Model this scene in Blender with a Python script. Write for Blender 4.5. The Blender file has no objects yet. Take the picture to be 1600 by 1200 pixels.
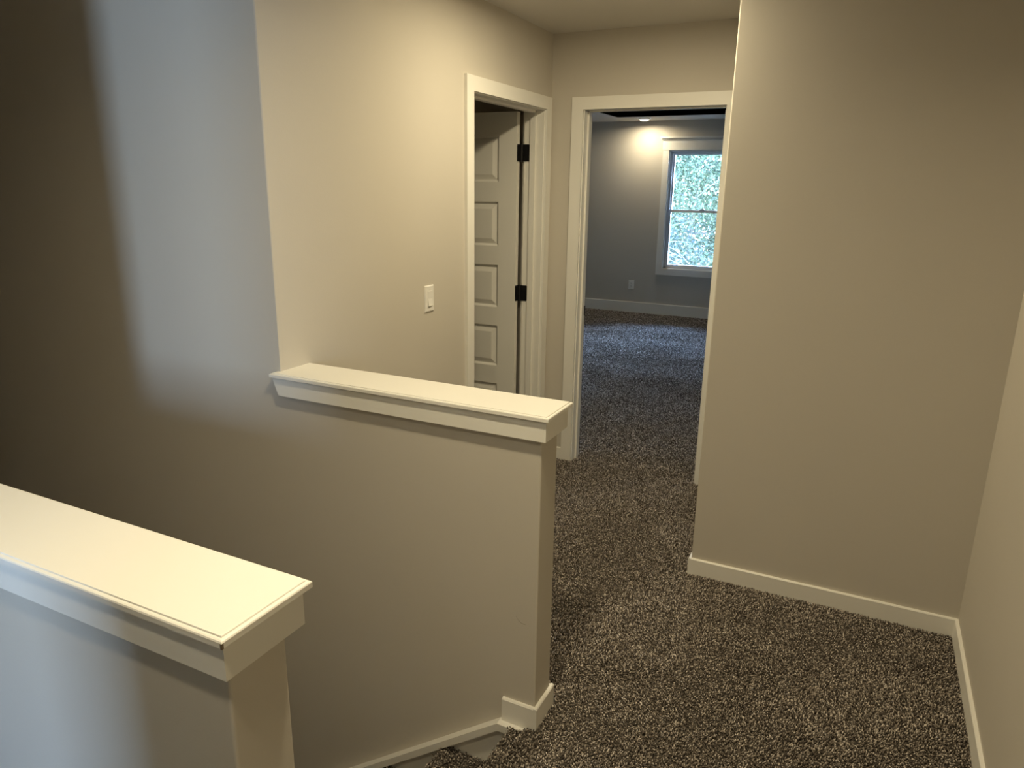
import bpy, bmesh, math, random
import numpy as np
from mathutils import Vector, Matrix

scene = bpy.context.scene
COL = scene.collection
R = math.radians

# ------------------------------------------------------------------ camera
CAM = (0.755, -1.7338, 1.6161)
YAW, PITCH, ROLL, FPX = R(26.0822), R(-15.2172), R(0.827), 1127.9
_f = Vector((-math.sin(YAW) * math.cos(PITCH), math.cos(YAW) * math.cos(PITCH), math.sin(PITCH)))
_r = Vector((math.cos(YAW), math.sin(YAW), 0))
_u = _r.cross(_f)
_R = _r * math.cos(ROLL) + _u * math.sin(ROLL)
_U = _u * math.cos(ROLL) - _r * math.sin(ROLL)
cd = bpy.data.cameras.new('camera')
cam = bpy.data.objects.new('camera', cd)
COL.objects.link(cam)
cd.sensor_fit = 'HORIZONTAL'
cd.sensor_width = 36.0
cd.lens = 36.0 * FPX / 1600.0
cd.clip_start = 0.02
cd.clip_end = 300
m = Matrix((_R, _U, -_f)).transposed().to_4x4()
m.translation = Vector(CAM)
cam.matrix_world = m
scene.camera = cam

# ------------------------------------------------------------------ world, exposure
w = bpy.data.worlds.new('World')
scene.world = w
w.use_nodes = True
wn = w.node_tree.nodes
bgn = wn.get('Background') or wn.new('ShaderNodeBackground')
# clear sky: hazy pale horizon deepening to blue overhead
_tc = wn.new('ShaderNodeTexCoord')
_sx = wn.new('ShaderNodeSeparateXYZ')
_rp = wn.new('ShaderNodeValToRGB')
_rp.color_ramp.elements[0].position = 0.05
_rp.color_ramp.elements[0].color = (0.62, 0.76, 1.0, 1)
_rp.color_ramp.elements[1].position = 0.75
_rp.color_ramp.elements[1].color = (0.27, 0.49, 1.0, 1)
w.node_tree.links.new(_tc.outputs['Generated'], _sx.inputs[0])
w.node_tree.links.new(_sx.outputs['Z'], _rp.inputs['Fac'])
w.node_tree.links.new(_rp.outputs['Color'], bgn.inputs['Color'])
bgn.inputs['Strength'].default_value = 128.0
out = wn.get('World Output') or wn.new('ShaderNodeOutputWorld')
w.node_tree.links.new(bgn.outputs[0], out.inputs[0])
vs = scene.view_settings
vs.view_transform = 'Standard'
vs.look = 'None'
vs.exposure = 0.0
vs.gamma = 1.0
vs.use_curve_mapping = False


# late sun grazing the tree tops, parallel to the window walls
sl = bpy.data.lights.new('sun_offscreen', 'SUN')
sl.energy = 26.0
sl.angle = R(1.0)
sl.color = (1.0, 0.93, 0.82)
so = bpy.data.objects.new('sun_offscreen', sl)
COL.objects.link(so)
so.rotation_euler = Vector((0.84, 0.0, 0.54)).to_track_quat('Z', 'Y').to_euler()


def portal(name, loc, rot, sx, sy):
    l = bpy.data.lights.new(name, 'AREA')
    l.shape = 'RECTANGLE'
    l.size, l.size_y = sx, sy
    l.cycles.is_portal = True
    o = bpy.data.objects.new(name, l)
    COL.objects.link(o)
    o.location, o.rotation_euler = loc, rot
    return o


# key dimensions (metres); x runs along the stair walls, y into the bedroom, z up from the carpet
A, B, T = 0.9436, 2.185, 0.1154      # switch wall at x=-A, bedroom wall at y=B, wall thickness
H = 1.0205                            # top of the half wall caps
WN = 0.995                            # width of the stairwell
D, E_, G = 1.169, 0.2176, 1.2228      # big wall plane, its corner, right wall
C = 2.422                             # hall ceiling
CB = 2.46                             # bedroom ceiling
YF = 7.767                            # far bedroom wall
BBH, BT = 0.070, 0.0114               # hall baseboard
BEDW, BEDE = -3.6, 1.7                # bedroom extents in x
LOFTY, LOFTW, LOFTE = -4.6, -3.2, 2.6   # loft room behind the camera
REARY = -2.25                         # unseen wall stub behind the camera, added to block loft daylight
BWX0, BWX1, BWZ0, BWZ1 = -1.72, -0.80, 0.605, 2.10    # bedroom window opening
LWX0, LWX1, LWZ0, LWZ1 = 1.30, 1.97, 0.95, 2.05        # loft window opening

portal('window_bedroom_sky', ((BWX0 + BWX1) / 2, YF + 0.11, (BWZ0 + BWZ1) / 2), (R(-90), 0, 0), BWX1 - BWX0, BWZ1 - BWZ0)
portal('window_loft_sky_offscreen', ((LWX0 + LWX1) / 2, LOFTY - 0.11, (LWZ0 + LWZ1) / 2), (R(90), 0, 0), LWX1 - LWX0, LWZ1 - LWZ0)


# ------------------------------------------------------------------ materials
def mat(name, col, rough=0.5, spec=0.4, bump=0.0, bscale=200.0, var=0.0, vscale=3.0, metal=0.0):
    mt = bpy.data.materials.new(name)
    mt.use_nodes = True
    nt = mt.node_tree
    b = nt.nodes['Principled BSDF']
    b.inputs['Base Color'].default_value = (*col, 1)
    b.inputs['Roughness'].default_value = rough
    b.inputs['Specular IOR Level'].default_value = spec
    b.inputs['Metallic'].default_value = metal
    tc = nt.nodes.new('ShaderNodeTexCoord')
    if var > 0:
        n = nt.nodes.new('ShaderNodeTexNoise')
        n.inputs['Scale'].default_value = vscale
        n.inputs['Detail'].default_value = 4
        nt.links.new(tc.outputs['Object'], n.inputs['Vector'])
        rp = nt.nodes.new('ShaderNodeValToRGB')
        rp.color_ramp.elements[0].position = 0.3
        rp.color_ramp.elements[1].position = 0.7
        rp.color_ramp.elements[0].color = (*[c * (1 - var) for c in col], 1)
        rp.color_ramp.elements[1].color = (*[min(1, c * (1 + var)) for c in col], 1)
        nt.links.new(n.outputs['Fac'], rp.inputs['Fac'])
        nt.links.new(rp.outputs['Color'], b.inputs['Base Color'])
    if bump > 0:
        n2 = nt.nodes.new('ShaderNodeTexNoise')
        n2.inputs['Scale'].default_value = bscale
        n2.inputs['Detail'].default_value = 2
        nt.links.new(tc.outputs['Object'], n2.inputs['Vector'])
        bp = nt.nodes.new('ShaderNodeBump')
        bp.inputs['Strength'].default_value = bump
        bp.inputs['Distance'].default_value = 0.002
        nt.links.new(n2.outputs['Fac'], bp.inputs['Height'])
        nt.links.new(bp.outputs['Normal'], b.inputs['Normal'])
    return mt


M_WALL = mat('wall_paint', (0.58, 0.54, 0.47), 0.62, 0.3, bump=0.12, bscale=260, var=0.012, vscale=2.0)
M_CEIL = mat('ceiling_paint', (0.68, 0.65, 0.60), 0.85, 0.2, bump=0.1, bscale=200)
M_TRIM = mat('trim_paint', (0.82, 0.80, 0.74), 0.38, 0.4, bump=0.05, bscale=120, var=0.01)
M_VINYL = mat('window_vinyl', (0.78, 0.80, 0.82), 0.35, 0.4, bump=0.02)
M_BLACK = mat('black_metal', (0.006, 0.006, 0.007), 0.45, 0.4, bump=0.03, bscale=300)
M_TRAY = mat('tray_black_paint', (0.004, 0.004, 0.004), 0.9, 0.1, bump=0.05)
M_PLATE = mat('switch_plastic', (0.82, 0.80, 0.75), 0.35, 0.4, bump=0.02, bscale=80)
M_SLOT = mat('socket_slot', (0.05, 0.05, 0.05), 0.6, 0.2, bump=0.02)
M_SUB = mat('carpet_backing', (0.13, 0.112, 0.092), 0.95, 0.05, bump=0.8, bscale=220, var=0.35, vscale=160)
M_BARK = mat('bark', (0.045, 0.042, 0.036), 0.8, 0.2, bump=0.4, bscale=40, var=0.2, vscale=20)
M_SOIL = mat('grass_ground', (0.05, 0.07, 0.03), 0.95, 0.05, bump=0.5, bscale=10, var=0.4, vscale=1.5)


def mat_attr(name, rough, trans=0.0):
    mt = bpy.data.materials.new(name)
    mt.use_nodes = True
    nt = mt.node_tree
    b = nt.nodes['Principled BSDF']
    at = nt.nodes.new('ShaderNodeAttribute')
    at.attribute_name = 'tint'
    nt.links.new(at.outputs['Color'], b.inputs['Base Color'])
    b.inputs['Roughness'].default_value = rough
    b.inputs['Specular IOR Level'].default_value = 0.15
    if trans:
        tr = nt.nodes.new('ShaderNodeBsdfTranslucent')
        nt.links.new(at.outputs['Color'], tr.inputs['Color'])
        mx = nt.nodes.new('ShaderNodeMixShader')
        mx.inputs['Fac'].default_value = trans
        nt.links.new(b.outputs[0], mx.inputs[1])
        nt.links.new(tr.outputs[0], mx.inputs[2])
        nt.links.new(mx.outputs[0], nt.nodes['Material Output'].inputs['Surface'])
    return mt


M_PILE = mat_attr('carpet_pile_yarn', 0.95)
M_LEAF = mat_attr('leaves', 0.6, 0.4)


def mat_glass():
    mt = bpy.data.materials.new('window_glass')
    mt.use_nodes = True
    nt = mt.node_tree
    nt.nodes.remove(nt.nodes['Principled BSDF'])
    t = nt.nodes.new('ShaderNodeBsdfTransparent')
    t.inputs['Color'].default_value = (0.93, 0.97, 0.97, 1)
    g = nt.nodes.new('ShaderNodeBsdfGlossy')
    g.inputs['Roughness'].default_value = 0.02
    lw = nt.nodes.new('ShaderNodeFresnel')
    lw.inputs['IOR'].default_value = 1.45
    mx = nt.nodes.new('ShaderNodeMixShader')
    nt.links.new(lw.outputs[0], mx.inputs['Fac'])
    nt.links.new(t.outputs[0], mx.inputs[1])
    nt.links.new(g.outputs[0], mx.inputs[2])
    nt.links.new(mx.outputs[0], nt.nodes['Material Output'].inputs['Surface'])
    return mt


M_GLASS = mat_glass()


def mat_emit(name, col, s):
    mt = bpy.data.materials.new(name)
    mt.use_nodes = True
    b = mt.node_tree.nodes['Principled BSDF']
    b.inputs['Base Color'].default_value = (0.8, 0.8, 0.8, 1)
    b.inputs['Emission Color'].default_value = (*col, 1)
    b.inputs['Emission Strength'].default_value = s
    return mt


M_LENS = mat_emit('lamp_lens', (1.0, 0.88, 0.66), 6.0)


# ------------------------------------------------------------------ mesh helpers
class MB:
    def __init__(self):
        self.v, self.f = [], []

    def add(self, verts, faces):
        n = len(self.v)
        self.v += [tuple(p) for p in verts]
        self.f += [tuple(i + n for i in q) for q in faces]
        return self

    def box(self, x0, x1, y0, y1, z0, z1):
        p = [(x0, y0, z0), (x1, y0, z0), (x1, y1, z0), (x0, y1, z0), (x0, y0, z1), (x1, y0, z1), (x1, y1, z1), (x0, y1, z1)]
        return self.add(p, [(0, 3, 2, 1), (4, 5, 6, 7), (0, 1, 5, 4), (1, 2, 6, 5), (2, 3, 7, 6), (3, 0, 4, 7)])

    def prism(self, poly, lo, hi, axis='z'):
        """poly: CCW 2D points in (x,y) for z, (x,z) for y, (y,z) for x"""
        n = len(poly)
        def mk(p, h):
            return {'z': (p[0], p[1], h), 'y': (p[0], h, p[1]), 'x': (h, p[0], p[1])}[axis]
        vs_ = [mk(p, lo) for p in poly] + [mk(p, hi) for p in poly]
        fs = [tuple(range(n))[::-1], tuple(range(n, 2 * n))]
        fs += [(i, (i + 1) % n, n + (i + 1) % n, n + i) for i in range(n)]
        return self.add(vs_, fs)

    def loft(self, rings, cap0=True, cap1=True):
        n = len(rings[0])
        vs_ = [p for r_ in rings for p in r_]
        fs = []
        for k in range(len(rings) - 1):
            for i in range(n):
                j = (i + 1) % n
                fs.append((k * n + i, k * n + j, (k + 1) * n + j, (k + 1) * n + i))
        if cap0:
            fs.append(tuple(range(n))[::-1])
        if cap1:
            fs.append(tuple(range((len(rings) - 1) * n, len(rings) * n)))
        return self.add(vs_, fs)

    def build(self, name, material, parent=None, smooth=False):
        me = bpy.data.meshes.new(name)
        me.from_pydata(self.v, [], self.f)
        bm = bmesh.new()
        bm.from_mesh(me)
        bmesh.ops.recalc_face_normals(bm, faces=bm.faces)
        bm.to_mesh(me)
        bm.free()
        me.materials.append(material)
        if smooth:
            me.polygons.foreach_set('use_smooth', [True] * len(me.polygons))
        o = bpy.data.objects.new(name, me)
        COL.objects.link(o)
        if parent:
            o.parent = parent
        return o


def tag(o, label, cat, kind=None, group=None):
    o['label'] = label
    o['category'] = cat
    if kind:
        o['kind'] = kind
    if group:
        o['group'] = group
    return o


def struct(o, label, cat):
    return tag(o, label, cat, 'structure')


def empty(name, loc=(0, 0, 0)):
    o = bpy.data.objects.new(name, None)
    o.empty_display_size = 0.05
    COL.objects.link(o)
    o.location = loc
    return o


def rrect(x0, x1, y0, y1, corners, r_=0.005, n=3):
    """CCW rectangle; corners: set of 'll','lr','ur','ul' to round"""
    pts = []
    for key, cx, cy, a0 in (('ll', x0, y0, 180), ('lr', x1, y0, 270), ('ur', x1, y1, 0), ('ul', x0, y1, 90)):
        if key in corners:
            ox = cx + (r_ if 'l' == key[1] else -r_)
            oy = cy + (r_ if 'l' == key[0] else -r_)
            for k in range(n + 1):
                a = R(a0 + 90.0 * k / n)
                pts.append((ox + r_ * math.cos(a), oy + r_ * math.sin(a)))
        else:
            pts.append((cx, cy))
    return pts


# ------------------------------------------------------------------ walls
LOW = -2.75                       # storey below, seen only as the stair flight
# far side of the stairwell: full height to the left, half wall beside the landing
def stair_wall(x_end, y0, y1, name):
    p = [(-4.3, LOW), (x_end, LOW), (x_end, H - 0.016), (-A, H - 0.016), (-A, C), (-4.3, C)]
    o = MB().prism(p, y0, y1, 'y').build(name, M_WALL)
    bm = bmesh.new()
    bm.from_mesh(o.data)
    es = [ed for ed in bm.edges if abs(ed.verts[0].co.z - ed.verts[1].co.z) > 0.5 and ed.verts[0].co.x > -4 and (ed.verts[0].co.x > -0.5 or ed.verts[0].co.y < y0 + 0.01)]
    bmesh.ops.bevel(bm, geom=es, offset=0.005, segments=3, affect='EDGES', profile=0.5)
    bm.to_mesh(o.data)
    bm.free()
    return o


struct(stair_wall(0.0, 0.0, T, 'wall_left'), 'greige painted wall along the stairs, dropping to a half wall by the carpeted hall', 'wall')
struct(stair_wall(0.0016, -WN - T, -WN, 'wall_front'), 'greige painted half wall on the loft side of the stairwell, below a broad white cap', 'wall')

# hairline scuff low on the half wall face
M_SCUFF = mat('scuff', (0.20, 0.165, 0.12), 0.8, 0.2, var=0.1, vscale=40)
scp = [(-0.0696, 0.3691), (-0.0608, 0.3564), (-0.0499, 0.3487), (-0.0371, 0.3482)]
sv = [(x, -0.0004, z + dz) for x, z in scp for dz in (0.0006, -0.0006)]
sc_ = MB().add(sv, [(2 * k, 2 * k + 1, 2 * k + 3, 2 * k + 2) for k in range(len(scp) - 1)]).build('scuff_mark', M_SCUFF, bpy.data.objects['wall_left'])
sc_['label'] = 'thin curved scuff mark'

# switch wall with door opening
D1A, D1B, DZ = 1.2144, 2.1564, 2.0296
CW, CTK = 0.0648, 0.0163
O1A, O1B = D1A + CW + 0.005, D1B - CW - 0.005     # jamb inner faces
JT = 0.018
b_ = MB()
b_.box(-A - T, -A, T, O1A - JT, -0.02, C)
b_.box(-A - T, -A, O1B + JT, B, -0.02, C)
b_.box(-A - T, -A, O1A - JT, O1B + JT, DZ + 0.005 + JT - 0.01, C)
struct(b_.build('wall_switch_side', M_WALL), 'warm lit greige wall carrying the light switch and the panelled door', 'wall')

# wall to the bedroom
P2, Q2 = -0.8153, 0.0132
O2A, O2B = P2 + CW + 0.005, Q2 - 0.005
b_ = MB()
b_.box(-4.3, O2A - JT, B, B + T, -0.02, CB)
b_.box(O2B + JT, 2.0, B, B + T, -0.02, CB)
b_.box(O2A - JT, O2B + JT, B, B + T, DZ + JT - 0.005, CB)
struct(b_.build('wall_back', M_WALL), 'greige wall at the hall end around the white cased bedroom doorway', 'wall')

# big blank wall and right wall
struct(MB().prism(rrect(E_, G + 0.1, D, B + 0.02, {'ll'}, 0.006, 4), -0.02, C, 'z').build('wall_blank', M_WALL),
       'broad blank greige wall between the bedroom hall and the right wall', 'wall')
struct(MB().box(G, G + T, REARY - T, D + 0.05, -0.02, C).build('wall_right', M_WALL),
       'greige wall running along the landing, right of the blank wall', 'wall')
struct(MB().box(0.36, G + T, REARY - T, REARY, -0.02, C).build('wall_rear_light_block', M_WALL),  # added stub, free edge placed to screen the landing from the loft window
       'unseen greige wall stub behind the landing, added to block loft daylight', 'wall')

# loft room behind
b_ = MB()
b_.box(LOFTW, LWX0, LOFTY - T, LOFTY, -0.02, C)
b_.box(LWX1, LOFTE, LOFTY - T, LOFTY, -0.02, C)
b_.box(LWX0, LWX1, LOFTY - T, LOFTY, -0.02, LWZ0)
b_.box(LWX0, LWX1, LOFTY - T, LOFTY, LWZ1, C)
struct(b_.build('wall_loft_rear', M_WALL), 'greige loft wall around the loft window', 'wall')
struct(MB().box(LOFTW - T, LOFTW, LOFTY - T, -WN, -0.02, C).build('wall_loft_left', M_WALL), 'greige side wall of the loft, stair side', 'wall')
struct(MB().box(LOFTE, LOFTE + T, LOFTY - T, REARY, -0.02, C).build('wall_loft_right', M_WALL), 'greige side wall of the loft, landing side', 'wall')
struct(MB().box(G + T, LOFTE + T, REARY - T, REARY, -0.02, C).build('wall_loft_front', M_WALL), 'greige loft wall behind the landing wall', 'wall')
struct(MB().box(-4.3 - T, -4.3, -WN - T, T, LOW, C).build('wall_stair_end', M_WALL), 'greige wall at the foot of the stairs', 'wall')
# room behind the panelled door
struct(MB().box(-4.3 - T, -4.3, T, B + T, -0.02, C).build('wall_side_room', M_WALL), 'greige wall of the room behind the panelled door', 'wall')
# bedroom
b_ = MB()
b_.box(BEDW, BWX0, YF, YF + T, -0.02, CB + 0.35)
b_.box(BWX1, BEDE, YF, YF + T, -0.02, CB + 0.35)
b_.box(BWX0, BWX1, YF, YF + T, -0.02, BWZ0)
b_.box(BWX0, BWX1, YF, YF + T, BWZ1, CB + 0.35)
struct(b_.build('wall_bedroom_back', M_WALL), 'grey bedroom wall around the double hung window', 'wall')
b_ = MB().box(BEDW - T, BEDW, B, YF + T, -0.02, CB + 0.35)
struct(b_.build('wall_bedroom_left', M_WALL), 'grey bedroom wall to the left of the window wall', 'wall')
struct(MB().box(BEDE, BEDE + T, B, YF + T, -0.02, CB + 0.35).build('wall_bedroom_right', M_WALL), 'grey bedroom wall to the right of the window wall', 'wall')

# ceilings
b_ = MB()
b_.box(-4.4, LOFTE + T, LOFTY - T, B, C, C + 0.08)
struct(b_.build('ceiling', M_CEIL), 'flat greige ceiling over the hall and the landing', 'ceiling')
TX0, TX1, TY0, TY1, TD = -2.25, 0.9, 3.4, 7.215, 0.30
b_ = MB()
b_.box(BEDW, TX0, B + T, YF, CB, CB + 0.05)
b_.box(TX1, BEDE, B + T, YF, CB, CB + 0.05)
b_.box(TX0, TX1, B + T, TY0, CB, CB + 0.05)
b_.box(TX0, TX1, TY1, YF, CB, CB + 0.05)
ceil_bed = struct(b_.build('ceiling_bedroom', M_CEIL), 'pale bedroom ceiling border around a black tray recess', 'ceiling')
b_ = MB()
e = 0.02
b_.box(TX0 - e, TX0, TY0 - e, TY1 + e, CB + 0.004, CB + TD)
b_.box(TX1, TX1 + e, TY0 - e, TY1 + e, CB + 0.004, CB + TD)
b_.box(TX0, TX1, TY0 - e, TY0, CB + 0.004, CB + TD)
b_.box(TX0, TX1, TY1, TY1 + e, CB + 0.004, CB + TD)
b_.box(TX0 - e, TX1 + e, TY0 - e, TY1 + e, CB + TD, CB + TD + 0.05)
t_ = b_.build('tray_recess', M_TRAY, ceil_bed)
t_['label'] = 'black painted tray recess'

# ------------------------------------------------------------------ floors
NOSE = -0.067
ZB = -0.010
b_ = MB()
for (x0, x1, y0, y1) in ((NOSE, -0.022, -WN, -0.030), (-0.022, 0.0, -WN, 0.0), (0.0, G, -WN, D), (0.0, G, REARY, -WN), (-A, 0.0, T, B), (0.0, E_, D, B),
                         (LOFTW, 0.0, REARY, -WN - T), (LOFTW, LOFTE, LOFTY, REARY), (-4.3, -A, T, B),
                         (O2A - JT, O2B + JT, B, B + T), (BEDW, BEDE, B + T, YF)):
    b_.box(x0, x1, y0, y1, ZB - 0.25 if False else ZB - 0.03, ZB)
# rounded carpeted nosing at the stair head
ring = [(NOSE + 0.02, ZB), (NOSE + 0.004, ZB - 0.002), (NOSE - 0.004, ZB - 0.010), (NOSE - 0.006, ZB - 0.022), (NOSE - 0.002, ZB - 0.034), (NOSE + 0.02, ZB - 0.036)]
b_.prism(ring, -WN, -0.030, 'y')
floor = struct(b_.build('floor', M_SUB), 'brown and beige speckled cut pile carpet floor', 'floor')

struct(MB().box(-4.3, 0.3, -WN, 0, LOW - 0.05, LOW).build('floor_lower', M_SUB), 'carpet floor at the foot of the stairs', 'floor')
struct(MB().box(-40, 40, YF + T + 0.01, 60, -3.3, -3.2).build('floor_garden', M_SOIL), 'grassy ground outside the bedroom window', 'ground')


# ------------------------------------------------------------------ half wall caps
def half_wall_cap(name, x_end, yf, yb, x_left, ear, label):
    """cap board with a stepped, eased edge over a three sided apron"""
    root = empty(name, (x_end, yf, H))
    co, at, ct = 0.0325, 0.0215, 0.0150
    def poly(d, z):
        y0, y1, xr = yf - co + d, yb + co - d, x_end + co - d
        if ear:
            return [(x_left - ear + d, y0, z), (xr, y0, z), (xr, y1, z), (x_left, y1, z), (x_left, yf, z), (x_left - ear + d, yf, z)]
        return [(x_left, y0, z), (xr, y0, z), (xr, y1, z), (x_left, y1, z)]
    rings = [poly(0.001, H - ct), poly(0, H - ct + 0.001), poly(0, H - 0.0055), poly(0.0012, H - 0.0035), poly(0.0035, H - 0.0025), poly(0.0070, H - 0.0025), poly(0.0078, H - 0.0003), poly(0.0084, H)]
    def put(mb, nm):
        o = mb.build(nm, M_TRIM)
        o.parent = root
        o.matrix_parent_inverse = Matrix.Translation((-x_end, -yf, -H))
        return o
    put(MB().loft(rings), 'cap_board')
    z0, z1 = H - ct - 0.0615, H - ct
    e2 = 0.0012
    # front board with its angled left end, mitred at the corner
    xl0, xl1 = (x_left + 0.004, x_left - 0.020) if ear else (x_left, x_left)
    def fr(y, z):
        return [(xl0, z), (0, 0)]
    v = [(xl0, yf - at, z0), (x_end + at, yf - at, z0), (x_end, yf, z0), (xl0, yf, z0),
         (xl1, yf - at, z1), (x_end + at, yf - at, z1), (x_end, yf, z1), (xl1, yf, z1)]
    q = [(0, 3, 2, 1), (4, 5, 6, 7), (0, 1, 5, 4), (1, 2, 6, 5), (2, 3, 7, 6), (3, 0, 4, 7)]
    put(MB().add(v, q), 'apron_board')
    v = [(x_end, yf, z0), (x_end + at, yf - at, z0), (x_end + at, yb + at, z0), (x_end, yb, z0),
         (x_end, yf, z1), (x_end + at, yf - at, z1), (x_end + at, yb + at, z1), (x_end, yb, z1)]
    put(MB().add(v, q), 'apron_board')
    v = [(x_left, yb, z0), (x_end, yb, z0), (x_end + at, yb + at, z0), (x_left, yb + at, z0),
         (x_left, yb, z1), (x_end, yb, z1), (x_end + at, yb + at, z1), (x_left, yb + at, z1)]
    put(MB().add(v, q), 'apron_board')
    return struct(root, label, 'cap')


half_wall_cap('trim_1', 0.0, 0.0, T, -A, 0.0203, 'white wooden cap on the half wall that butts into the switch wall')
c2 = half_wall_cap('trim_2', 0.0016, -WN - T, -WN, -A, 0, 'broad white wooden cap with a worn corner on the loft side half wall')


M_WOOD = mat('bare_wood', (0.16, 0.125, 0.085), 0.8, 0.2, bump=0.3, bscale=300, var=0.2, vscale=200)
xr_, yr_ = 0.0016 + 0.0325 + 0.0003, -WN - T - 0.0325 - 0.0003
ch = MB().prism([(xr_, yr_), (xr_, yr_ + 0.0035), (xr_ - 0.0035, yr_)], H - 0.0145, H - 0.0058, 'z').build('worn_corner', M_WOOD)
ch.parent = c2
ch.matrix_parent_inverse = Matrix.Translation((-0.0016, WN + T, -H))
ch['label'] = 'worn corner showing bare wood'

# ------------------------------------------------------------------ baseboards
def bb_profile_x(x0, x1, ywall, out, h=BBH, th=BT, z0=-0.02):
    """board along x on a wall face at ywall; out=-1 faces -y"""
    y1 = ywall + out * th
    p = [(ywall, z0), (y1, z0), (y1, h - 0.004), (ywall + out * (th - 0.003), h), (ywall, h)]
    return MB().prism(p, x0, x1, 'x')


def bb_profile_y(y0, y1, xwall, out, h=BBH, th=BT, z0=-0.02):
    x1 = xwall + out * th
    p = [(xwall, z0), (x1, z0), (x1, h - 0.004), (xwall + out * (th - 0.003), h), (xwall, h)]
    return MB().prism(p, y0, y1, 'y')


def join(*mbs):
    o = MB()
    for q in mbs:
        o.add(q.v, q.f)
    return o


struct(join(bb_profile_x(-0.108, 0, 0.0, -1, z0=-0.013), bb_profile_y(-BT, T + BT, 0.0, 1), bb_profile_x(-A, 0, T, 1)).build('baseboard_half_wall', M_TRIM),
       'short white baseboard wrapping the end of the half wall at the stair head', 'baseboard')
struct(join(bb_profile_x(E_, G, D, -1), bb_profile_y(D - BT, B, E_, -1)).build('baseboard_blank_wall', M_TRIM),
       'white baseboard under the broad blank wall, turning the corner', 'baseboard')
struct(bb_profile_y(REARY, D - BT, G, -1).build('baseboard_right', M_TRIM), 'white baseboard along the right wall of the landing', 'baseboard')
struct(join(bb_profile_y(T + BT, D1A, -A, 1), bb_profile_y(D1B, B, -A, 1)).build('baseboard_switch_side', M_TRIM),
       'white baseboard under the light switch wall', 'baseboard')
struct(join(bb_profile_x(-A, P2, B, -1), bb_profile_x(Q2 + CW, E_, B, -1)).build('baseboard_back', M_TRIM),
       'short white baseboard pieces beside the bedroom doorway casing', 'baseboard')
struct(bb_profile_x(BEDW, BEDE, YF, -1, h=0.139, th=0.014).build('baseboard_bedroom_back', M_TRIM),
       'tall white baseboard under the bedroom window wall', 'baseboard')
struct(join(bb_profile_y(B + T, YF - 0.014, BEDW, 1, h=0.139, th=0.014)).build('baseboard_bedroom_left', M_TRIM),
       'tall white baseboard on the left bedroom wall', 'baseboard')
struct(join(bb_profile_x(0.0016 - 1.2, 0.0016, -WN - T, -1), bb_profile_y(-WN - T - BT, -WN, 0.0016, 1)).build('baseboard_front', M_TRIM),
       'white baseboard around the foot of the loft side half wall', 'baseboard')


# ------------------------------------------------------------------ stairs
RISE, RUN = 0.185, 0.25
NST = 13
stairs = empty('staircase', (NOSE, -WN / 2, LOW))
def sput(mb, nm, mt):
    o = mb.build(nm, mt)
    o.parent = stairs
    o.matrix_parent_inverse = Matrix.Translation((-NOSE, WN / 2, -LOW))
    return o
for i in range(1, NST + 1):
    zt = ZB - RISE * i
    xn = NOSE - 0.004 - RUN * i
    xr = NOSE + 0.016 - RUN * (i - 1)
    prof = [(xr, zt), (xn + 0.006, zt), (xn - 0.002, zt - 0.008), (xn - 0.004, zt - 0.022), (xn + 0.002, zt - 0.034), (xr, zt - 0.034)]
    sput(MB().prism(prof, -WN + 0.012, -0.012, 'y'), 'tread', M_SUB)
for i in range(0, NST + 1):
    xr = NOSE + 0.012 - RUN * i
    zt = ZB - 0.033 - RISE * i
    sput(MB().box(xr, xr + 0.02, -WN + 0.012, -0.012, max(LOW, ZB - RISE * (i + 1)), zt), 'riser', M_SUB)
tag(stairs, 'carpeted stairs dropping away between the two half walls', 'stairs')

# skirt trim along the stairs
sk = empty('trim_3', (-0.115, 0, -0.013))
def kput(mb, nm):
    o = mb.build(nm, M_TRIM)
    o.parent = sk
    o.matrix_parent_inverse = Matrix.Translation((0.115, 0, 0.013))
    return o
SL = RISE / RUN
XL = -3.2
zl = -0.011 - (XL + 0.115) * -SL
kput(MB().prism([(-0.115, -0.011), (XL, zl), (XL, zl - 0.026), (-0.112, -0.037)], -0.033, 0.001, 'y'), 'skirt_moulding')
kput(MB().prism([(-0.022, -0.012), (-0.115, -0.011), (-0.112, -0.037), (-0.022, -0.037)], -0.033, 0.001, 'y'), 'skirt_moulding')
kput(MB().prism([(0.0, -0.035), (-0.112, -0.035), (XL, zl - 0.024), (XL, zl - 0.34), (-0.112, -0.36), (0.0, -0.36)], -0.0115, 0.001, 'y'), 'skirt_board')
struct(sk, 'white skirt moulding following the stairs along the half wall', 'stair trim')


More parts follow.
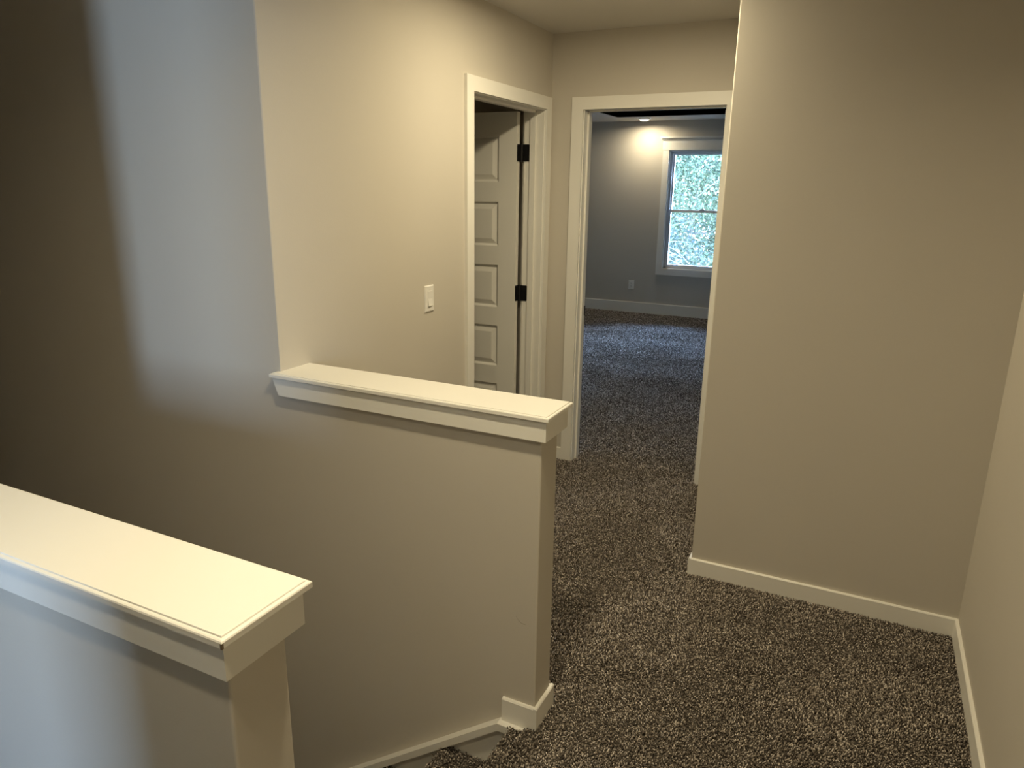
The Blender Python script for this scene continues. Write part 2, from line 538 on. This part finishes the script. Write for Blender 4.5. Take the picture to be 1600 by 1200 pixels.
# ------------------------------------------------------------------ door casings and jambs
def frame_x_wall():
    """bedroom doorway in the wall y=B (clear opening O2A..O2B)"""
    root = empty('trim_4', ((O2A + O2B) / 2, B, 0))
    def put(mb, nm, mt=M_TRIM):
        o = mb.build(nm, mt)
        o.parent = root
        o.matrix_parent_inverse = Matrix.Translation((-(O2A + O2B) / 2, -B, 0))
        return o
    zj = DZ - 0.001
    for yy0, yy1 in ((B - CTK, B), (B + T, B + T + CTK)):
        put(MB().box(P2, P2 + CW, yy0, yy1, -0.01, DZ), 'casing_leg')
        put(MB().box(Q2, Q2 + CW, yy0, yy1, -0.01, DZ), 'casing_leg')
        put(MB().box(P2, Q2 + CW, yy0, yy1, DZ, DZ + CW), 'casing_head')
    put(MB().box(O2A - JT, O2A, B - 0.001, B + T + 0.001, -0.01, zj + JT), 'jamb')
    put(MB().box(O2B, O2B + JT, B - 0.001, B + T + 0.001, -0.01, zj + JT), 'jamb')
    put(MB().box(O2A, O2B, B - 0.001, B + T + 0.001, zj, zj + JT), 'head_jamb')
    s0, s1 = B + 0.045, B + 0.080
    put(MB().box(O2A, O2A + 0.011, s0, s1, -0.01, zj), 'door_stop')
    put(MB().box(O2B - 0.011, O2B, s0, s1, -0.01, zj), 'door_stop')
    put(MB().box(O2A, O2B, s0, s1, zj - 0.006, zj), 'door_stop')
    st = put(MB().prism(rrect(B + 0.082, B + T + 0.006, 0.885, 0.942, {'ll', 'lr', 'ur', 'ul'}, 0.004), O2A - 0.001, O2A + 0.0025, 'x'), 'strike_plate', M_BLACK)
    st['label'] = 'black strike plate'
    return struct(root, 'white flat casing and jamb around the open bedroom doorway', 'door frame')


def frame_y_wall():
    root = empty('trim_5', (-A, (O1A + O1B) / 2, 0))
    def put(mb, nm, mt=M_TRIM):
        o = mb.build(nm, mt)
        o.parent = root
        o.matrix_parent_inverse = Matrix.Translation((A, -(O1A + O1B) / 2, 0))
        return o
    zj = DZ - 0.005
    for xx0, xx1 in ((-A, -A + CTK), (-A - T - CTK, -A - T)):
        near_hinge = xx1 < -A - T + 0.01
        put(MB().box(xx0, xx1, D1A, D1A + CW, -0.01, DZ), 'casing_leg')
        put(MB().box(xx0, xx1, D1B - CW + (0.012 if near_hinge else 0), D1B, -0.01, DZ), 'casing_leg')
        put(MB().box(xx0, xx1, D1A, D1B, DZ, DZ + CW), 'casing_head')
    put(MB().box(-A - T - 0.001, -A + 0.001, O1A - JT, O1A, -0.01, zj + JT), 'jamb')
    put(MB().box(-A - T - 0.001, -A + 0.001, O1B, O1B + JT, -0.01, zj + JT), 'jamb')
    put(MB().box(-A - T - 0.001, -A + 0.001, O1A, O1B, zj, zj + JT), 'head_jamb')
    s0, s1 = -A - T + 0.037, -A - T + 0.070
    put(MB().box(s0, s1, O1A, O1A + 0.011, -0.01, zj), 'door_stop')
    put(MB().box(s0, s1, O1B - 0.011, O1B, -0.01, zj), 'door_stop')
    put(MB().box(s0, s1, O1A, O1B, zj - 0.011, zj), 'door_stop')
    return struct(root, 'white flat casing and jamb around the panelled door opening', 'door frame')


frame_x_wall()
frame_y_wall()

# panelled door, open at right angles into its room
HX, YD0, YD1 = -1.086, 2.047, 2.082
DW = 0.80
door = empty('door_1', (HX, YD1, 0.0))
def dput(o, par=None):
    o.parent = door
    o.matrix_parent_inverse = Matrix.Translation((-HX, -YD1, 0))
    return o
ptops = [1.895 - 0.3585 * k for k in range(5)]
PH = 0.249
px1, px0 = HX - 0.113, HX - DW + 0.113
DT, DB = 2.019, 0.012
b_ = MB()
b_.box(px1, HX, YD0, YD1, DB, DT)
b_.box(HX - DW, px0, YD0, YD1, DB, DT)
zs = [DT] + [v for z in ptops for v in (z, z - PH)] + [DB]
for k in range(0, len(zs), 2):
    b_.box(px0, px1, YD0, YD1, zs[k + 1], zs[k])
leaf = dput(b_.build('door_leaf', M_TRIM))
pmesh = None
for z in ptops:
    if pmesh is None:
        q = MB()
        def rr(i, dep):
            return [(px0 + i, YD0 + dep, -PH + i), (px1 - i, YD0 + dep, -PH + i), (px1 - i, YD0 + dep, -i), (px0 + i, YD0 + dep, -i)]
        q.loft([rr(0, 0.0), rr(0.004, 0.003), rr(0.010, 0.012), rr(0.014, 0.013), rr(0.040, 0.003), rr(0.043, 0.0025)], cap0=False)
        q.add([(px0, YD1 - 0.004, -PH), (px1, YD1 - 0.004, -PH), (px1, YD1 - 0.004, 0), (px0, YD1 - 0.004, 0)], [(0, 1, 2, 3)])
        p0 = q.build('panel', M_TRIM)
        pmesh = p0.data
        o = p0
    else:
        o = bpy.data.objects.new('panel', pmesh)
        COL.objects.link(o)
    dput(o)
    o.location = (0, 0, z)
for zc in (1.804, 1.020, 0.22):
    hg = MB()
    hg.prism(rrect(YD0 + 0.001, YD1, zc - 0.0455, zc + 0.0455, {'ll', 'ul'}, 0.007), HX - 0.0005, HX + 0.003, 'x')
    hg.prism(rrect(-A - T - 0.001, -A - T + 0.034, zc - 0.0455, zc + 0.0455, {'lr', 'ur'}, 0.007), O1B - 0.003, O1B + 0.0005, 'y')
    cx, cy, r_ = (HX - A - T) / 2 - 0.002, YD1 + 0.001, 0.0075
    hg.loft([[(cx + r_ * math.cos(a), cy + r_ * math.sin(a), zz) for a in [k * math.tau / 12 for k in range(12)]] for zz in (zc - 0.048, zc + 0.048)])
    hg.box(HX, cx, YD1 - 0.004, YD1, zc - 0.0455, zc + 0.0455)
    hg.box(cx, -A - T, O1B - 0.003, O1B, zc - 0.0455, zc + 0.0455)
    h_ = dput(hg.build('hinge', M_BLACK))
    h_['label'] = 'black butt hinge with rounded corners'
struct(door, 'white five panel door standing open on black hinges', 'door')


# ------------------------------------------------------------------ windows
def window(name, x0, x1, z0, z1, yw, out, label, casing=True):
    """double hung window in a wall of thickness T; yw room side face; out=+1 outside is +y"""
    root = empty(name, ((x0 + x1) / 2, yw, z0))
    def put(mb, nm, mt=M_TRIM, par=None):
        o = mb.build(nm, mt)
        o.parent = par or root
        o.matrix_parent_inverse = Matrix.Translation((-(x0 + x1) / 2, -yw, -z0)) if par is None else Matrix.Identity(4)
        return o
    def bx(xa, xb, ya, yb, za, zb):
        a, b2 = yw + out * ya, yw + out * yb
        return MB().box(xa, xb, min(a, b2), max(a, b2), za, zb)
    # jamb liner
    liner = join(bx(x0, x0 + 0.012, 0, T, z0, z1), bx(x1 - 0.012, x1, 0, T, z0, z1), bx(x0, x1, 0, T, z0, z0 + 0.012), bx(x0, x1, 0, T, z1 - 0.012, z1))
    put(liner, 'jamb_liner')
    if casing:
        c = 0.075
        put(bx(x0 - c, x0 + 0.004, -0.018, 0, z0 - c, z1 + 0.004), 'casing_leg')
        put(bx(x1 - 0.004, x1 + c, -0.018, 0, z0 - c, z1 + 0.004), 'casing_leg')
        put(bx(x0 + 0.004, x1 - 0.004, -0.018, 0, z0 - c, z0 + 0.006), 'casing_sill')
        put(bx(x0 - c - 0.006, x1 + c + 0.006, -0.022, 0, z1 + 0.004, z1 + 0.122), 'casing_head')
        cr = join(bx(x0 - c - 0.016, x1 + c + 0.016, -0.034, 0, z1 + 0.122, z1 + 0.142), bx(x0 - c - 0.034, x1 + c + 0.034, -0.052, 0, z1 + 0.142, z1 + 0.163))
        put(cr, 'crown')
    # vinyl frame
    f0, f1 = x0 + 0.012, x1 - 0.012
    fr = join(bx(f0, f0 + 0.030, 0.040, T, z0 + 0.012, z1 - 0.012), bx(f1 - 0.030, f1, 0.040, T, z0 + 0.012, z1 - 0.012),
              bx(f0, f1, 0.040, T, z0 + 0.012, z0 + 0.032), bx(f0, f1, 0.040, T, z1 - 0.032, z1 - 0.012))
    put(fr, 'window_frame', M_VINYL)
    s0, s1 = f0 + 0.024, f1 - 0.024
    zm = z0 + 0.5 * (z1 - z0)
    def sash(za, zb, ya, yb, nm, rb, rt):
        sw = 0.026
        o = put(join(bx(s0, s0 + sw, ya, yb, za, zb), bx(s1 - sw, s1, ya, yb, za, zb), bx(s0 + sw, s1 - sw, ya, yb, za, za + rb), bx(s0 + sw, s1 - sw, ya, yb, zb - rt, zb)), nm, M_VINYL)
        g = put(bx(s0 + sw - 0.003, s1 - sw + 0.003, (ya + yb) / 2 - 0.002, (ya + yb) / 2 + 0.002, za + rb - 0.003, zb - rt + 0.003), 'pane', M_GLASS)
        g.parent = o
        g.matrix_parent_inverse = o.matrix_parent_inverse @ Matrix.Identity(4)
        g.matrix_parent_inverse = Matrix.Identity(4)
        return o
    sash(zm - 0.014, z1 - 0.028, 0.080, 0.105, 'upper_sash', 0.030, 0.026)
    sash(z0 + 0.028, zm + 0.020, 0.048, 0.073, 'lower_sash', 0.032, 0.034)
    put(bx((x0 + x1) / 2 - 0.03, (x0 + x1) / 2 + 0.03, 0.044, 0.062, zm + 0.020, zm + 0.034), 'sash_lock', M_VINYL)
    return struct(root, label, 'window')


window('window_1', BWX0, BWX1, BWZ0, BWZ1, YF, 1, 'white double hung window with crown casing looking onto leafy trees')
window('window_2', LWX0, LWX1, LWZ0, LWZ1, LOFTY, -1, 'white double hung loft window behind the landing')


# ------------------------------------------------------------------ ceiling lights
def ceiling_light(loc, rad, power, col, spread, label, dome=0.012, seen=False):
    end = '' if seen else '_offscreen'
    root = empty('ceiling_light' + end, loc)
    n = 32
    def circ(r_, z):
        return [(r_ * math.cos(k * math.tau / n), r_ * math.sin(k * math.tau / n), z) for k in range(n)]
    t2 = MB()
    t2.loft([circ(rad * 1.28, 0.001), circ(rad * 1.28, -0.004), circ(rad * 1.2, -0.009), circ(rad * 1.02, -0.011), circ(rad, -0.006), circ(rad, 0.001)], cap0=False, cap1=False)
    t2.build('trim_ring', M_PLATE, root, True)
    MB().loft([circ(rad * 1.01, -0.005), circ(rad * 0.92, -0.005 - dome * 0.4), circ(rad * 0.6, -0.005 - dome * 0.85), circ(rad * 0.15, -0.005 - dome)], cap0=True).build('lens', M_LENS, root, True)
    l = bpy.data.lights.new('ceiling_lamp' + end, 'AREA')
    l.shape = 'DISK'
    l.size = rad * 2
    l.energy = power
    l.color = col
    l.spread = R(spread)
    lo = bpy.data.objects.new('ceiling_lamp' + end, l)
    COL.objects.link(lo)
    lo.parent = root
    lo.location = (0, 0, -0.012 - dome)
    tag(root, label, 'ceiling light')
    return root


WARM = (1.0, 0.85, 0.56)
ceiling_light((0.12, -0.65, C), 0.065, 16.5, WARM, 160, 'round recessed ceiling light above the head of the stairs')
ceiling_light((-0.22, 1.06, C), 0.065, 19, WARM, 180, 'round recessed ceiling light in the hall before the bedroom doorway')
ceiling_light((0.22, -1.68, C), 0.065, 7.5, WARM, 160, 'round recessed ceiling light over the loft beside the half wall')
ceiling_light((-1.985, 7.48, CB), 0.060, 8.5, (1.0, 0.86, 0.6), 172, 'round lit ceiling light on the bedroom ceiling border above the window wall', 0.022, True)


# ------------------------------------------------------------------ switch and outlet
def light_switch():
    yc, zc, xw = 0.8677 + 0.035, 1.0902 + 0.057, -A
    root = empty('light_switch', (xw, yc, zc))
    def rect(hw, hh, x):
        return [(x, -hw, -hh), (x, hw, -hh), (x, hw, hh), (x, -hw, hh)]
    MB().loft([rect(0.0352, 0.0575, -0.0005), rect(0.0352, 0.0575, 0.002), rect(0.0312, 0.0530, 0.0060), rect(0.0305, 0.052, 0.0062)]).build('plate', M_PLATE, root)
    MB().loft([rect(0.0175, 0.0345, 0.005), rect(0.0175, 0.0345, 0.0068), rect(0.0170, 0.034, 0.0072)]).build('rocker_frame', M_PLATE, root)
    rk = MB()
    p = [(0.005, 0.0325), (0.0084, 0.0325), (0.0076, 0.0), (0.0112, -0.0305), (0.0106, -0.0325), (0.005, -0.0325)]
    v = [(q[0], s * 0.0152, q[1]) for s in (-1, 1) for q in p]
    n = len(p)
    rk.add(v, [tuple(range(n)), tuple(range(n, 2 * n))] + [(i, (i + 1) % n, n + (i + 1) % n, n + i) for i in range(n)])
    rk.build('rocker', M_PLATE, root)
    for z in (-0.0415, 0.0415):
        MB().loft([[(x, 0.0028 * math.cos(k * math.tau / 10), z + 0.0028 * math.sin(k * math.tau / 10)) for k in range(10)] for x in (0.005, 0.0066)]).build('screw', M_PLATE, root)
    return tag(root, 'cream rocker light switch on the greige wall beside the panelled door', 'light switch')


light_switch()


def outlet():
    xc, zc = -2.118, 0.372
    root = empty('wall_outlet', (xc, YF, zc))
    def rect(hw, hh, y, z=0, x=0):
        return [(x - hw, y, z - hh), (x + hw, y, z - hh), (x + hw, y, z + hh), (x - hw, y, z + hh)]
    MB().loft([rect(0.038, 0.060, 0.0005), rect(0.038, 0.060, -0.002), rect(0.034, 0.056, -0.006)]).build('plate', M_PLATE, root)
    for z in (-0.02, 0.02):
        r_ = MB().loft([rect(0.017, 0.0145, -0.004, z), rect(0.017, 0.0145, -0.0075, z), rect(0.0155, 0.013, -0.008, z)]).build('receptacle', M_PLATE, root)
        for x in (-0.006, 0.006):
            MB().loft([rect(0.0012, 0.005, -0.006, z + 0.002, x), rect(0.0012, 0.005, -0.0082, z + 0.002, x)]).build('slot', M_SLOT, r_)
        MB().loft([rect(0.0025, 0.0022, -0.006, z - 0.008), rect(0.0025, 0.0022, -0.0082, z - 0.008)]).build('slot', M_SLOT, r_)
    return tag(root, 'white duplex wall outlet low on the grey bedroom wall', 'outlet')


outlet()

# ------------------------------------------------------------------ carpet pile
rng = np.random.default_rng(7)


def lowfreq(x, y, k, seed):
    g = np.random.default_rng(seed)
    s = np.zeros_like(x)
    for _ in range(14):
        ang, fr, ph = g.uniform(0, math.tau), g.uniform(0.5, 1.6) * k, g.uniform(0, math.tau)
        s += np.sin((x * math.cos(ang) + y * math.sin(ang)) * fr + ph)
    return s / 3.74


def pile(rects, spacing, name, parent, z=ZB, height=0.0125, wid=0.0027, keep=None, inv=None):
    xs, ys, = [], []
    for (x0, x1, y0, y1) in rects:
        nx, ny = max(1, int((x1 - x0) / spacing)), max(1, int((y1 - y0) / spacing))
        gx, gy = np.meshgrid(np.linspace(x0, x1, nx), np.linspace(y0, y1, ny))
        xs.append(gx.ravel() + rng.uniform(-0.6, 0.6, gx.size) * spacing)
        ys.append(gy.ravel() + rng.uniform(-0.6, 0.6, gx.size) * spacing)
    x, y = np.concatenate(xs), np.concatenate(ys)
    if keep is not None:
        kp = keep(x, y)
        x, y = x[kp], y[kp]
    n = x.size
    lf = lowfreq(x, y, 14, 3) + 0.6 * lowfreq(x, y, 40, 5)
    ld = lowfreq(x, y, 7, 9) * 2.0
    h = height * rng.uniform(0.7, 1.08, n) * (1 + 0.10 * lf.clip(-1.5, 1.5))
    az = rng.uniform(0, math.tau, n)
    lean = np.abs(rng.normal(0, 0.34, n)) * height
    tx = np.cos(az) * lean + np.cos(ld) * height * 0.24
    ty = np.sin(az) * lean + np.sin(ld) * height * 0.24
    a0 = rng.uniform(0, math.tau, n)
    wv = wid * rng.uniform(0.75, 1.25, n)
    V = np.empty((n, 5, 3), np.float32)
    for k in range(3):
        V[:, k, 0] = x + tx * 0.7 + wv * np.cos(a0 + k * math.tau / 3)
        V[:, k, 1] = y + ty * 0.7 + wv * np.sin(a0 + k * math.tau / 3)
        V[:, k, 2] = z + h * rng.uniform(0.5, 0.85, n)
    V[:, 3, 0] = x + tx
    V[:, 3, 1] = y + ty
    V[:, 3, 2] = z + h
    V[:, 4, 0] = x
    V[:, 4, 1] = y
    V[:, 4, 2] = z - 0.001
    F = np.array([[0, 1, 3], [1, 2, 3], [2, 0, 3], [1, 0, 4], [2, 1, 4], [0, 2, 4]])
    idx = (np.arange(n)[:, None, None] * 5 + F[None]).reshape(-1)
    me = bpy.data.meshes.new(name)
    me.vertices.add(n * 5)
    me.vertices.foreach_set('co', V.reshape(-1))
    me.loops.add(n * 18)
    me.loops.foreach_set('vertex_index', idx.astype(np.int32))
    me.polygons.add(n * 6)
    me.polygons.foreach_set('loop_start', np.arange(0, n * 18, 3, dtype=np.int32))
    me.update(calc_edges=True)
    # yarn colour: a mix of dark, mid and pale twists
    t = rng.random(n)
    pal = np.array([(0.088, 0.073, 0.061), (0.215, 0.183, 0.153), (0.385, 0.336, 0.287), (0.66, 0.59, 0.52)])
    ci = np.digitize(t, (0.32, 0.62, 0.86))
    col = pal[ci] * rng.uniform(0.85, 1.15, (n, 1))
    rgba = np.ones((n, 5, 4), np.float32)
    rgba[:, :, :3] = col.clip(0.01, 0.9)[:, None, :]
    at = me.attributes.new('tint', 'FLOAT_COLOR', 'POINT')
    at.data.foreach_set('color', rgba.reshape(-1))
    me.materials.append(M_PILE)
    o = bpy.data.objects.new(name, me)
    COL.objects.link(o)
    o.parent = parent
    if inv is not None:
        o.matrix_parent_inverse = inv
    o['kind'] = 'stuff'
    return o


g_ = 0.004
pile([(NOSE - 0.002, -0.026, -WN + 0.01, -0.034), (-0.026, BT, -WN + 0.01, -BT - g_), (BT, G - BT - g_, -1.25, D - BT - g_)], 0.0050, 'carpet_pile', floor)
pile([(-A + BT + g_, BT, T + BT + g_, B - CTK - g_), (BT, E_ - BT - g_, D - BT - g_, B - CTK - g_)], 0.0054, 'carpet_pile', floor)
pile([(O2A + 0.004, O2B - 0.004, B - CTK, B + T + 0.02)], 0.0060, 'carpet_pile', floor, wid=0.0034)
pile([(-2.2, 0.6, B + T + 0.02, 4.2)], 0.0078, 'carpet_pile', floor, wid=0.0040, keep=lambda x, y: (x < 0.35 - (y - 2.3) * 0.12) & (x > -0.95 - (y - 2.3) * 0.42))
pile([(-3.4, 0.3, 4.2, YF - 0.016)], 0.0098, 'carpet_pile', floor, wid=0.0052, keep=lambda x, y: (x < 0.35 - (y - 2.3) * 0.12) & (x > -0.95 - (y - 2.3) * 0.42))
inv = Matrix.Translation((-NOSE, WN / 2, -LOW))
for i in (1, 2):
    pile([(NOSE - 0.006 - RUN * i, NOSE + 0.012 - RUN * (i - 1), -WN + 0.015, -0.013)], 0.0056, 'carpet_pile', stairs, z=ZB - RISE * i, inv=inv)


M_TWIG = mat('pale_twig', (0.045, 0.05, 0.05), 0.8, 0.2, bump=0.3, bscale=60, var=0.2, vscale=20)


# ------------------------------------------------------------------ trees outside the bedroom window
def tree(name, base, height, rad, nleaf, seed, tint, label, leafsize=0.045, twigs=0):
    g = np.random.default_rng(seed)
    rnd = random.Random(seed)
    root = empty(name, base)
    # trunk and branches
    def tube(pts, r0, r1, mb, n=7):
        rings = []
        for k, p in enumerate(pts):
            r_ = r0 + (r1 - r0) * k / (len(pts) - 1)
            tg = (Vector(pts[min(k + 1, len(pts) - 1)]) - Vector(pts[max(k - 1, 0)])).normalized()
            ax = tg.cross(Vector((0.31, 0.93, 0.17))).normalized()
            bx = tg.cross(ax)
            rings.append([tuple(Vector(p) + ax * r_ * math.cos(q * math.tau / n) + bx * r_ * math.sin(q * math.tau / n)) for q in range(n)])
        mb.loft(rings)
    tr = MB()
    pts = [(0.06 * math.sin(k * 1.3 + seed), 0.06 * math.cos(k * 1.7 + seed), height * 0.92 * k / 8) for k in range(9)]
    tube(pts, 0.12, 0.02, tr)
    tr.build('trunk', M_BARK, root)
    br = MB()
    for k in range(46):
        z = rnd.uniform(0.12, 0.9) * height
        a, L = rnd.uniform(0, math.tau), rad * rnd.uniform(0.5, 1.0)
        up = rnd.uniform(-0.2, 0.6)
        p = [(math.cos(a + 0.15 * j) * L * j / 5, math.sin(a + 0.15 * j) * L * j / 5, z + up * L * j / 5 + 0.05 * math.sin(j * 2 + k)) for j in range(6)]
        tube(p, 0.022, 0.006, br, 5)
    br.build('branches', M_BARK, root)
    if twigs:
        for k in range(twigs):
            tw = MB()
            sx, zz = rnd.choice((-1, 1)), height * rnd.uniform(0.78, 1.0)
            x0, x1, y0 = -sx * rad * rnd.uniform(0.5, 1.0), sx * rad * rnd.uniform(0.5, 1.1), -rad - rnd.uniform(0.05, 0.15)
            dz = rnd.uniform(-0.15, 0.55)
            tube([(x0 + (x1 - x0) * j / 8, y0 + 0.05 * math.sin(j + k), zz - 0.25 + dz * j / 8 + 0.14 * math.sin(math.pi * j / 8)) for j in range(9)], 0.007, 0.003, tw, 5)
            tw.build('twig', M_TWIG, root)
    # leaves in clumps
    ncl = 420
    th, cz = g.uniform(0, math.tau, ncl), g.uniform(0.05, 1.0, ncl)
    rr_ = rad * np.sqrt(g.uniform(0.15, 1, ncl)) * np.sqrt(np.clip(1 - (2 * cz - 0.95) ** 2 * 0.75, 0.1, 1))
    cl = np.stack([rr_ * np.cos(th), rr_ * np.sin(th), cz * height], 1)
    hue = g.uniform(0.7, 1.3, ncl)
    ci = g.integers(0, ncl, nleaf)
    P = cl[ci] + g.normal(0, 0.2, (nleaf, 3))
    d1 = g.normal(size=(nleaf, 3))
    d1 /= np.linalg.norm(d1, axis=1)[:, None]
    d2 = np.cross(d1, g.normal(size=(nleaf, 3)))
    d2 /= np.linalg.norm(d2, axis=1)[:, None]
    s = leafsize * g.uniform(0.6, 1.3, (nleaf, 1))
    V = np.stack([P - d1 * s, P + d2 * s * 0.5, P + d1 * s, P - d2 * s * 0.5], 1).astype(np.float32)
    me = bpy.data.meshes.new('foliage')
    me.vertices.add(nleaf * 4)
    me.vertices.foreach_set('co', V.reshape(-1))
    me.loops.add(nleaf * 4)
    me.loops.foreach_set('vertex_index', np.arange(nleaf * 4, dtype=np.int32))
    me.polygons.add(nleaf)
    me.polygons.foreach_set('loop_start', np.arange(0, nleaf * 4, 4, dtype=np.int32))
    me.update(calc_edges=True)
    col = np.array(tint)[None] * hue[ci][:, None] * g.uniform(0.6, 1.5, (nleaf, 1))
    yl = g.random(nleaf) < 0.10
    col[yl] = np.array((0.09, 0.085, 0.05)) * g.uniform(0.7, 1.2, (yl.sum(), 1))
    rgba = np.ones((nleaf, 4, 4), np.float32)
    rgba[:, :, :3] = col[:, None, :]
    at = me.attributes.new('tint', 'FLOAT_COLOR', 'POINT')
    at.data.foreach_set('color', rgba.reshape(-1))
    me.materials.append(M_LEAF)
    o = bpy.data.objects.new('foliage', me)
    COL.objects.link(o)
    o.parent = root
    o['kind'] = 'stuff'
    return tag(root, label, 'tree')


tree('leafy_tree', (-2.55, 13.1, -3.2), 5.9, 1.75, 105000, 11, (0.023, 0.034, 0.019), 'bright leafy tree filling the bedroom window', 0.034)
tree('leafy_tree', (-3.3, 19.2, -3.2), 6.9, 2.3, 60000, 23, (0.026, 0.036, 0.020), 'leafy tree standing behind the brighter tree outside the bedroom window', 0.05)
tree('leafy_tree', (1.9, 13.4, -3.2), 4.6, 1.9, 40000, 41, (0.023, 0.034, 0.019), 'lower leafy tree beside the one filling the bedroom window', 0.05)
tree('leafy_shrub', (-2.0, 9.3, -3.2), 4.2, 0.55, 9000, 31, (0.010, 0.016, 0.012), 'tall dark green shrub with bare pale twigs close under the bedroom window', 0.03, 16)
